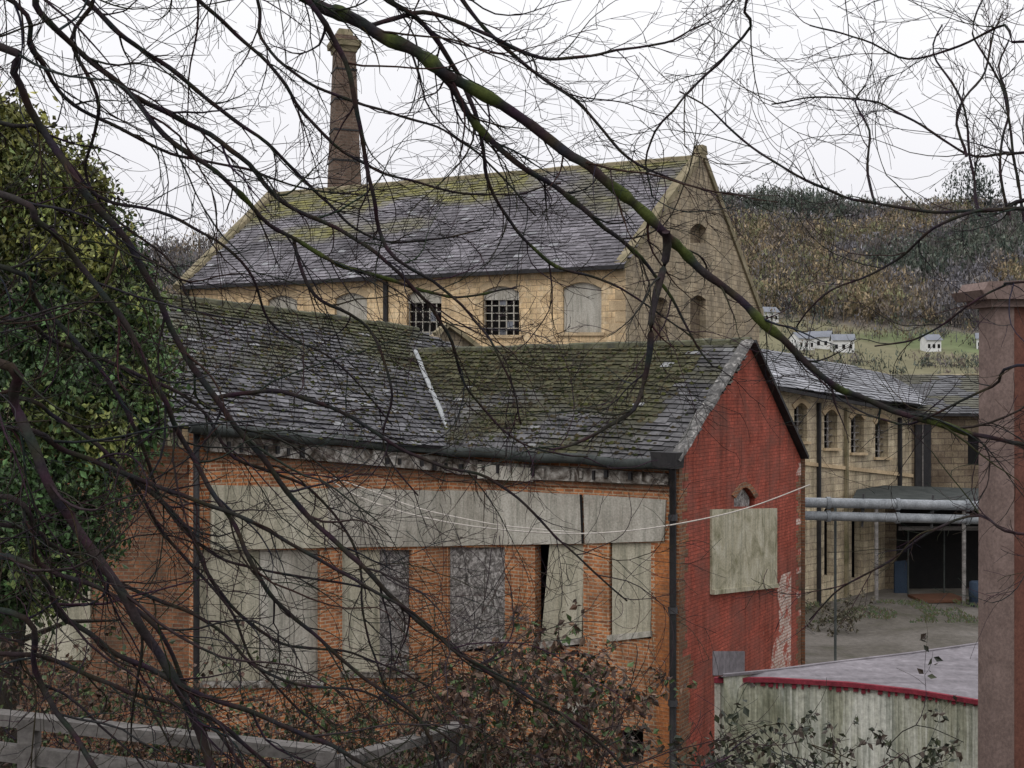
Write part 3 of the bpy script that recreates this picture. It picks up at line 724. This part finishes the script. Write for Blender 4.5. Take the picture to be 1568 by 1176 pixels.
# ---------------------------------------------------------------- foreground shed
e=empty('flat_roofed_shed')
psd=Plane(xy(1098,18.5),xy(1512,17.1))
top=[(1098,1041),(1180,1040),(1300,1047),(1400,1058),(1512,1077)]
prism(psd,top+[(1512,1500),(1098,1560)],-.12,0,M['whitewall'],'wall',e)
for i in range(46):
    x=1102+i*9; t=(x-1098)/414
    y=1041+ (36*t*t)
    prism(psd,rect(x,y+8,x+3.2,1400),0,.018,M['whitewall'],'rib',e)
prism(psd,[(1095,1036)]+[(x,y-4) for x,y in top[1:-1]]+[(1516,1073),(1516,1080)]+[(x,y+3) for x,y in top[1:-1]][::-1]+[(1095,1044)],.02,.09,M['redtrim'],'fascia',e)
prism(psd,[(1095,1045),(1104,1045),(1104,1500),(1095,1500)],.0,.05,M['lintel'],'corner_trim',e)
for i in range(30):
    x=1110+i*13+random.uniform(-4,4); t=(x-1098)/414; y=1044+36*t*t
    prism(psd,rect(x,y,x+random.uniform(2,8),y+random.uniform(3,8)),.02,.05,M['redtrim'],'fascia_drip',e)
fr=[psd.pt(*psd.uv(x,y-3),.05) for x,y in top]
bk_=[P(x,y,(CZ-3.15)*F/(y-HY)) for x,y in ((1108,1034),(1190,1026),(1250,1018),(1400,1000),(1540,980))]
# felt sheet, finely divided and slightly rippled
mb=MB(); nu=40; nv=10; vs=[]
def along(L_,t):
    s=t*(len(L_)-1); i=min(int(s),len(L_)-2); return L_[i].lerp(L_[i+1],s-i)
for j in range(nv+1):
    for i in range(nu+1):
        p=along(fr,i/nu).lerp(along(bk_,i/nu),j/nv)
        rip=.035*noise.noise(V((p.x*1.2,p.y*3.5,2)))+.02*noise.noise(V((p.x*4,p.y*6,5)))
        vs.append(p+V((0,0,rip*(1 if 0<j<nv else 0))))
mb.add(vs,[(j*(nu+1)+i,j*(nu+1)+i+1,(j+1)*(nu+1)+i+1,(j+1)*(nu+1)+i) for j in range(nv) for i in range(nu)]); mb.obj('roof',M['felt'],e,True)
nS=len(fr)
mb=MB(); mb.add(bk_+[V((p.x,p.y,0)) for p in bk_],[(i,i+1,nS+i+1,nS+i) for i in range(nS-1)]); mb.obj('back_wall',M['whitewall'],e)
for i in range(nS-1): bar('roof_edge',bk_[i],bk_[i+1],.06,.04,M['felt'],e)
# ---------------------------------------------------------------- right pier
e=empty('rendered_pier')
pz=Plane(xy(1522,14),xy(1640,14.3))
prism(pz,[(1524,468),(1553,468),(1553,1700),(1521,1700)],-.3,0,M['pink'],'shaft',e)
prism(pz,[(1553.5,468),(1640,468),(1640,1700),(1553.5,1700)],-.35,-.05,M['redbrown'],'side_wall',e)
prism(pz,[(1512,458),(1640,458),(1640,470),(1514,470)],-.4,.06,M['pink'],'cap_lower',e)
prism(pz,[(1492,445),(1640,440),(1640,459),(1500,459)],-.45,.14,M['pink'],'cap_middle',e)
prism(pz,[(1506,432),(1640,428),(1640,445),(1498,446)],-.4,.1,M['pink'],'cap_top',e)
# ---------------------------------------------------------------- cables
e=empty('overhead_cable')
def cable(pts,r,nm='cable'):
    out=[]
    for i in range(len(pts)-1):
        p0=pts[max(i-1,0)];p1=pts[i];p2_=pts[i+1];p3=pts[min(i+2,len(pts)-1)]
        for k in range(6):
            t=k/6; out.append(0.5*((2*p1)+(p2_-p0)*t+(2*p0-5*p1+4*p2_-p3)*t*t+(3*p1-p0-3*p2_+p3)*t*t*t))
    out.append(pts[-1]); mb=MB(); tube(mb,out,[r]*len(out),5); mb.obj(nm,M['cable'],e,True)
cable([P(x,y,d) for x,y,d in ((505,735,23.3),(560,765,22.5),(640,790,22),(740,808,21.5),(860,817,21.5),(960,813,21.3),(1060,798,21.5),(1150,776,22),(1240,742,25))],.013)
cable([P(x,y,d) for x,y,d in ((505,730,23.3),(570,752,22.5),(640,778,22),(740,800,21.4),(800,808,21.4),(880,815,21.4))],.011,'cable_b')
# ---------------------------------------------------------------- wooden fence
e=empty('wooden_fence')
def rail(a,b,w_=.09,h_=.05): bar('rail',a,b,w_,h_,M['timber'],e)
rail(P(-120,1085,6.9),P(510,1156,6.4),.1,.07); rail(P(-120,1135,6.9),P(505,1215,6.4),.05,.1)
rail(P(512,1168,6.4),P(706,1114,8.0),.1,.05); rail(P(512,1230,6.4),P(706,1165,8),.05,.1)
for x,y,d in ((45,1098,6.75),(500,1148,6.4),(700,1108,8)):
    t=P(x,y,d); bar('post',V((t.x,t.y,bank(t.x,t.y)-.2)),t,.1,.1,M['timber'],e,V((0,1,0)))
# ---------------------------------------------------------------- ivy evergreen on the left
def leaf(mb,p,s,col,droop=0.5):
    a=V((random.uniform(-1,1),random.uniform(-1,1),random.uniform(-1.2,.5)*droop*2)).normalized()
    b=a.cross(V((random.uniform(-1,1),random.uniform(-1,1),random.uniform(-1,1)))).normalized()
    n=a.cross(b)*0.12*s
    mb.add([p,p+a*s*.45+b*s*.3-n,p+a*s,p+a*s*.45-b*s*.3-n],[(0,1,2),(0,2,3)],col)
mb=MB()
lumps=[(5,250,80,11.5),(70,310,95,11.8),(40,430,150,12.2),(140,455,90,11.8),(130,560,112,12),(50,640,150,11.5),(150,640,80,11.2),(95,740,85,11),(10,800,90,10.6),(196,505,44,11.6),(200,590,42,11.4),(20,205,45,11.6),(-60,500,200,12.5),(175,420,45,12),(30,880,60,10.6),(110,830,60,11),(120,290,35,11.7),(215,640,28,11.3)]
for px,py,r,d in lumps:
    c0=P(px,py,d); R=r/F*d
    for k in range(int(190*(R/0.6)**1.3)+30):
        th=random.uniform(0,6.283); ph=math.acos(random.uniform(-1,1))
        dr=V((math.sin(ph)*math.cos(th),math.sin(ph)*math.sin(th)-.35,math.cos(ph))).normalized()
        rf=random.uniform(.7,1.12)*(1+.5*noise.noise(dr*2.6+c0))
        if random.random()<.06: rf*=1.2
        cc=c0+dr*R*rf
        py2=HY-(cc.z-CZ)/cc.y*F
        yel=min(1,max(0,(500-py2)/340))*0.85+0.9*noise.noise(cc*1.8)+random.uniform(-.2,.2)  # light on the crown top put into leaf colour, plus patchy yellow
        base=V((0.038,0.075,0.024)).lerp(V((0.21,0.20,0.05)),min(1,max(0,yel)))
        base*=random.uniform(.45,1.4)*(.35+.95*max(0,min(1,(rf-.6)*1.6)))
        cr=random.uniform(.04,.12)
        for j in range(16):
            q=cc+V((random.gauss(0,cr),random.gauss(0,cr),random.gauss(-.03,cr*1.3)))
            kk=random.uniform(.5,1.6)
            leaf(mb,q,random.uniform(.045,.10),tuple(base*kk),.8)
e=empty('ivy_clad_tree')
mb.obj('foliage',M['leaf'],e)
mb=MB()
tube(mb,[V((-5.6,12.4,0)),V((-5.5,12.4,4)),V((-5.2,12.4,7)),V((-5.1,12.3,9.0))],[.2,.18,.14,.05],8,(0.03,0.025,0.02))
for k in range(40):
    z=random.uniform(4.5,9); a=V((-5.3,12.4,z)); b=a+V((random.uniform(-1,1.3),random.uniform(-.8,.8),random.uniform(0,.6)))
    tube(mb,[a,(a+b)/2+V((0,0,.1)),b],[.04,.025,.01],4,(0.03,0.025,0.02))
mb.obj('trunk',M['bark'],e)
# ---------------------------------------------------------------- bare trees
BC=(0.023,0.019,0.0185)
def catm(pts,step):
    out=[]
    for i in range(len(pts)-1):
        p0=pts[max(i-1,0)];p1=pts[i];p2_=pts[i+1];p3=pts[min(i+2,len(pts)-1)]
        n=max(2,int((p2_-p1).length/step))
        for k in range(n):
            t=k/n; out.append(0.5*((2*p1)+(p2_-p0)*t+(2*p0-5*p1+4*p2_-p3)*t*t+(3*p1-p0-3*p2_+p3)*t*t*t))
    out.append(pts[-1]); return out
def rv(): return V((random.uniform(-1,1),random.uniform(-1,1),random.uniform(-1,1)))
def twig(mb,p,dr,L,r,lvl,lf=None,up=0.0,bc=None):
    n={1:11,2:7,3:4}[lvl]; pts=[p.copy()]; d=dr.normalized(); seg=L/n
    bend=rv()*0.17
    for i in range(n):
        if random.random()<.2: bend=rv()*0.2
        d=(d+bend+rv()*0.17+V((0,0,up))).normalized()
        p=p+d*seg; pts.append(p.copy())
    rm={1:.0019,2:.0014,3:.0010}[lvl]
    rads=[max(rm,r*(1-i/(n)*.72)) for i in range(n+1)]
    tube(mb,pts,rads,4 if lvl==1 else 3,tuple(c*random.uniform(.7,1.5) for c in (bc or BC)))
    if lvl<3:
        for i in range(1,n+1):
            if random.random()<(0.52 if lvl==1 else 0.34):
                t=(pts[i]-pts[i-1]).normalized()
                s=t.cross(rv()).normalized(); s.y*=.5
                twig(mb,pts[i],t*0.8+s*random.uniform(.4,.9),L*random.uniform(.28,.6),max(.0014,rads[i]*.65),lvl+1,lf,up,bc)
    if lf: lf(pts)
def mainbranch(mb,pxs,d0,d1,r0,r1,pre=None,moss=0.0,dens=1.0,tl=(.3,.95),up=0.0,jit=0.012):
    r0*=1.15
    n=len(pxs); pts=[P(x,y,d0+(d1-d0)*i/(n-1)+random.uniform(-.06,.06)) for i,(x,y) in enumerate(pxs)]
    if pre: pts=pre+pts
    c=catm(pts,0.045); m=len(c)
    for i in range(1,m): c[i]=c[i]+V((noise.noise(c[i]*6)*jit,noise.noise(c[i]*6+V((9,0,0)))*jit,noise.noise(c[i]*6+V((0,7,0)))*jit))
    dm=(d0+d1)/2
    ra=r0/F*dm; rb_=max(r1,1.3)/F*dm
    rads=[];cols=[]
    for i in range(m):
        t=i/(m-1); r=ra+(rb_-ra)*t**1.15
        col=tuple(x*(.75+.6*random.random()) for x in BC)
        if moss:
            g=noise.noise(c[i]*9)+noise.noise(c[i]*2.5)*.6
            if g>0.34-moss*.25: col=random.choice([(0.034,0.045,0.013),(0.05,0.062,0.017),(0.022,0.028,0.012)]); r*=1.1+.35*random.random()
        r*=1+.2*noise.noise(c[i]*14)
        rads.append(r);cols.append(col)
    tube(mb,c,rads,7,cols=cols)
    acc=0
    for i in range(2,m):
        acc+=(c[i]-c[i-1]).length
        if acc>0.108/dens*random.uniform(.5,1.6):
            acc=0
            if abs(c[i].x)>c[i].y*.5+.3 : continue
            t=(c[i]-c[i-1]).normalized()
            s=t.cross(rv()).normalized(); s.y*=.55
            lv=1 if random.random()<.62 else 2
            L=random.uniform(*tl)*(1 if lv==1 else .45)
            twig(mb,c[i],t*.85+s*random.uniform(.4,1.0),L,max(.003,min(rads[i]*.5,.0062)),lv,None,up)
def T(x,y,z): return V((x,y,z))
e=empty('bare_tree')
mb=MB()
TX,TY=-3.7,4.8
tube(mb,[T(TX-.1,TY,4.6),T(TX,TY,6),T(TX-.05,TY+.1,8),T(TX+.1,TY+.1,9.8),T(TX+.3,TY+.2,11.6)],[.24,.2,.17,.13,.07],10,(0.04,0.035,0.03))
tr=lambda z: T(TX,TY,z)
mainbranch(mb,[(440,-25),(520,20),(600,62),(660,98),(740,148),(800,182),(860,228),(920,272),(980,322),(1022,362),(1060,402),(1110,442),(1160,482),(1210,532),(1270,585),(1330,615),(1400,640),(1480,660),(1600,690)],5.0,5.4,12,3.2,[tr(10.6),T(-2.2,4.9,10.2)],moss=.9,dens=.8,jit=.022)
mainbranch(mb,[(1020,355),(1018,400),(1003,450),(996,510),(988,580),(970,625),(930,655),(880,680),(840,690)],5.15,4.8,6,1.5,dens=.7,tl=(.2,.6))
mainbranch(mb,[(640,85),(690,130),(730,190),(790,250),(850,285),(905,330),(960,375),(1010,430),(1050,500),(1090,560)],5.1,5.6,5,1.4,moss=.3)
mainbranch(mb,[(460,-15),(510,60),(540,140),(556,230),(572,300),(582,350),(605,395),(660,430),(720,480),(770,560),(800,650)],4.6,5.2,5,1.3,[T(-1.5,4.7,10.0)])
mainbranch(mb,[(-20,-60),(60,20),(130,85),(200,145),(250,205),(330,262),(400,330),(450,366),(520,405),(600,430),(700,455),(790,440)],4.6,5.6,6,1.5,[tr(9.9)],moss=.3)
mainbranch(mb,[(-30,60),(20,110),(60,190),(120,280),(180,350),(228,430),(270,520),(330,610),(400,700),(470,790),(560,870),(640,950),(720,1010),(800,1060),(900,1120),(960,1180)],4.4,5.2,6,2.6,[tr(9.4)])
mainbranch(mb,[(-30,290),(60,340),(120,400),(190,500),(245,600),(290,690),(350,790),(400,890),(470,960),(560,1040),(640,1100),(680,1190)],4.2,5.0,5.4,2.4,[tr(8.7)],dens=1.1)
mainbranch(mb,[(-40,545),(20,620),(70,730),(120,810),(175,890),(230,980),(275,1060),(310,1130),(330,1200)],4.0,4.2,8,7,[tr(7.8)])
mainbranch(mb,[(-30,655),(100,690),(200,728),(300,765),(400,805),(500,865),(620,930),(700,1000),(780,1040)],4.3,5.0,5,1.8,[tr(7.3)])
mainbranch(mb,[(-30,850),(100,950),(200,1010),(300,1058),(420,1105),(540,1160),(640,1220)],4.0,4.6,5.5,3,[tr(6.7)])
mainbranch(mb,[(-30,930),(60,1050),(150,1180)],3.9,4.0,6,4,[tr(6.5)])
mainbranch(mb,[(-30,760),(60,860),(150,900),(240,960),(290,1060),(380,1180)],4.2,4.6,5,3,[tr(6.9)])
mainbranch(mb,[(-20,-20),(50,80),(100,150),(170,190),(260,235),(360,255),(470,290),(560,300)],4.9,5.9,4.4,1.3,[tr(9.8)])
mainbranch(mb,[(100,-30),(180,50),(260,105),(340,170),(410,220),(480,290),(560,360),(640,370),(740,350)],5.2,6.2,4.2,1.3,[T(-2.6,5,9.9)])
mainbranch(mb,[(270,-30),(350,40),(420,110),(470,180),(540,240),(640,280),(760,300),(860,280)],5.6,6.4,3.4,1.2,[T(-2.2,5.2,10.1)],dens=.8)
mainbranch(mb,[(380,-30),(400,60),(460,120),(560,160),(680,200),(760,260),(820,330)],5.8,6.3,3,1.2,[T(-1.8,5.2,10.3)],dens=.8)
mainbranch(mb,[(560,-30),(640,30),(700,110),(735,200),(745,270),(775,330),(840,400),(950,440),(1060,520)],5.2,6.0,4.2,1.3,moss=.3,pre=[T(-1.2,5.1,10)])
mainbranch(mb,[(690,-20),(760,60),(830,120),(900,170),(960,240),(1040,280),(1140,300)],5.8,6.3,3.4,1.2,pre=[T(-.6,5.5,10)],dens=.8)
mainbranch(mb,[(560,40),(650,20),(740,50),(840,90),(930,80),(1030,60),(1090,30)],5.2,5.8,3.2,1.2,dens=.8)
mainbranch(mb,[(-30,400),(60,470),(150,560),(210,660),(250,770),(330,850),(440,880),(560,900),(660,960)],4.5,5.4,4.4,1.4,[tr(8.3)])
mainbranch(mb,[(200,145),(290,190),(370,240),(430,310),(500,340),(590,400),(680,500),(720,600),(800,680),(900,700)],5,5.8,3.6,1.2)
mainbranch(mb,[(330,610),(430,600),(540,640),(640,700),(760,740),(860,830),(960,920)],4.9,5.6,3,1.2)
mainbranch(mb,[(130,-30),(110,60),(150,160),(130,260),(170,330),(260,400),(300,480)],4.9,5.6,3.6,1.2,[T(-2.5,4.9,9.9)])
mainbranch(mb,[(-30,180),(60,200),(150,300),(260,330),(370,400),(420,500),(520,560),(600,650)],4.8,5.8,3.6,1.3,[tr(9.1)])
mainbranch(mb,[(-30,480),(80,520),(180,560),(300,620),(360,700),(460,740),(540,830),(560,960),(600,1080)],4.6,5.5,3.8,1.4,[tr(8.1)])
mainbranch(mb,[(-30,600),(90,640),(190,720),(260,830),(350,930),(400,1030),(500,1120)],4.4,5,4,1.6,[tr(7.7)])
mainbranch(mb,[(200,728),(280,800),(330,900),(420,980),(540,1000),(660,1050)],4.6,5.3,3.2,1.3)
mainbranch(mb,[(-30,800),(90,840),(200,900),(330,960),(420,1040),(560,1060),(700,1140)],4.3,5,4,1.6,[tr(7)])
mainbranch(mb,[(-30,1000),(80,1010),(200,1060),(320,1100),(420,1180)],4.2,4.5,4.4,3,[tr(6.6)])
mainbranch(mb,[(450,366),(480,450),(560,500),(600,590),(590,680),(640,760)],5.3,5.6,2.6,1.2)
mb.obj('branches',M['bark'],e,True)
e=empty('bare_tree')
mb=MB()
TX,TY=3.9,5.6
tube(mb,[T(TX,TY,4.4),T(TX,TY,6),T(TX,TY+.1,8),T(TX-.1,TY+.1,10.2),T(TX-.3,TY+.1,12)],[.2,.17,.14,.1,.06],10,(0.04,0.035,0.03))
mainbranch(mb,[(1175,-40),(1150,40),(1112,84),(1070,125),(1030,170),(1003,200),(990,250),(1000,300)],4.8,5.2,5.2,1.4,[tr(11.4),T(2.2,5.2,10.4)],dens=1.0)
mainbranch(mb,[(1600,320),(1500,325),(1430,350),(1380,395),(1320,425),(1260,455),(1220,500)],5.0,5.6,4.2,1.2,[tr(8.5)],up=.02,dens=.8)
mainbranch(mb,[(1600,300),(1540,320),(1450,325),(1380,318),(1290,300),(1220,268),(1150,225),(1090,170),(1040,140)],5.2,5.8,3.8,1.2,[tr(8.7)],up=.02,dens=.8)
mainbranch(mb,[(1600,230),(1540,235),(1480,235),(1400,185),(1330,155),(1250,150),(1180,160)],5.2,6,2.8,1.2,[tr(9)],up=.03,dens=.8)
mainbranch(mb,[(1600,560),(1520,590),(1440,630),(1380,650),(1300,620),(1230,560)],5.0,5.8,3,1.2,[tr(7.6)],up=.02,dens=.7)
mainbranch(mb,[(1600,430),(1530,440),(1470,480),(1400,520),(1340,530)],4.8,5.4,2.8,1.2,[tr(8.2)],up=.02,dens=.8)
mainbranch(mb,[(1600,820),(1500,790),(1430,810),(1360,860),(1290,900),(1240,950)],5,5.6,2.8,1.2,[tr(7)],dens=.8)
mainbranch(mb,[(1600,60),(1540,40),(1470,70),(1390,90),(1320,60),(1240,40)],5,5.6,2.8,1.2,[tr(9.7)],up=.02,dens=.7)
for x0,x1,y0,y1 in ((1568,1490,340,0),(1545,1530,330,60),(1500,1430,330,40),(1340,1310,310,130),(1480,1520,240,20)):
    mainbranch(mb,[(x0,y0),(x0-14,y0*.7+y1*.3),((x0+x1)/2+8,y0*.4+y1*.6),(x1,y0*.15+y1*.85),(x1+14,y1)],5.2,5.6,1.9,1.1,tl=(.15,.45),up=.05,dens=.7)
mb.obj('branches',M['bark'],e,True)
# ---------------------------------------------------------------- undergrowth with leaves
def undergrowth(name,x0,x1,y0,y1,d0,d1,n,pal_,ls,lp,sp=90):
    mb=MB(); ml=MB()
    def lf(pts):
        for p in pts[1:]:
            if random.random()<lp:
                for k in range(random.randint(1,3)):
                    c=random.choice(pal_); s=random.uniform(.6,1.3)
                    leaf(ml,p+rv()*.015,random.uniform(*ls),tuple(x*s for x in c),.7)
    for i in range(n):
        d=random.uniform(d0,d1); x=random.uniform(x0,x1)
        y=random.uniform(y0,y1)
        yb=max(1195,y+60) if d<20 else y+40
        b=P(x,yb,d)
        z0=bank(b.x,d)
        top=P(x+random.uniform(-sp,sp),y,d+random.uniform(-.4,.4))
        st=V((b.x+random.uniform(-.2,.2),d,z0))
        c=catm([st,b+V((random.uniform(-.1,.1),0,0)),(b+top)/2+V((random.uniform(-.15,.15),0,0)),top,top+V((random.uniform(-.3,.3),random.uniform(-.1,.1),-.1))],.08)
        rads=[.006*(1-.65*k/len(c)) for k in range(len(c))]
        tube(mb,c,rads,4,tuple(q*random.uniform(.8,1.8) for q in BC))
        for k in range(4,len(c),2):
            if random.random()<.8:
                t=(c[k]-c[k-1]).normalized(); s=t.cross(rv()).normalized(); s.y*=.6
                twig(mb,c[k],t*.6+s,random.uniform(.15,.45),.003,2,lf,.02)
    ee=empty(name); mb.obj('stems',M['bark'],ee); ml.obj('leaves',M['leaf'],ee)
brown=[(0.075,0.04,0.027),(0.11,0.062,0.04),(0.045,0.028,0.02),(0.15,0.095,0.062)]
green=[(0.045,0.075,0.022),(0.07,0.10,0.033),(0.028,0.042,0.015)]
undergrowth('bramble_bush',640,940,985,1120,7,9.5,44,brown+green[:1],(.035,.08),.6)
undergrowth('bramble_bush',250,720,1040,1160,7,9.5,54,green+brown[:3],(.03,.06),.4)
undergrowth('ivy_bush',1080,1430,1105,1170,5.5,6.5,15,[(0.02,0.025,0.015),(0.035,0.04,0.02),(0.04,0.028,0.02)],(.035,.055),.4,60)
undergrowth('bramble_bush',-40,300,1000,1150,7,9,46,green+brown,(.03,.06),.4)
undergrowth('yard_weeds',1225,1300,905,945,36,38,18,[(0.09,0.075,0.05),(0.07,0.065,0.04)],(.08,.14),.3)
mb=MB()
for i in range(3500):
    px=random.uniform(1225,1568); d=random.uniform(37.5,41.5)
    if noise.noise(V((px*.02,d*.5,0)))<.02: continue
    p=V(((px-CX)/F*d,d,0.1)); h=random.uniform(.04,.12)
    mb.add([p,p+V((.05,0,0)),p+V((random.uniform(-.08,.1),0,h))],[(0,1,2)],tuple(x*random.uniform(.8,1.5) for x in (0.06,0.068,0.035)))
mb.obj('grass',M['leaf'])
# ---------------------------------------------------------------- camera
cd=bpy.data.cameras.new('camera'); cd.sensor_width=36; cd.lens=F/1568*36; cd.clip_end=5000; cd.clip_start=.05
cd.shift_y=12/1568
co=link(bpy.data.objects.new('camera',cd)); co.location=(0,0,CZ); co.rotation_euler=(math.radians(90),0,0)
sc.camera=co
sc.view_settings.view_transform='Standard'; sc.view_settings.look='None'; sc.view_settings.exposure=0
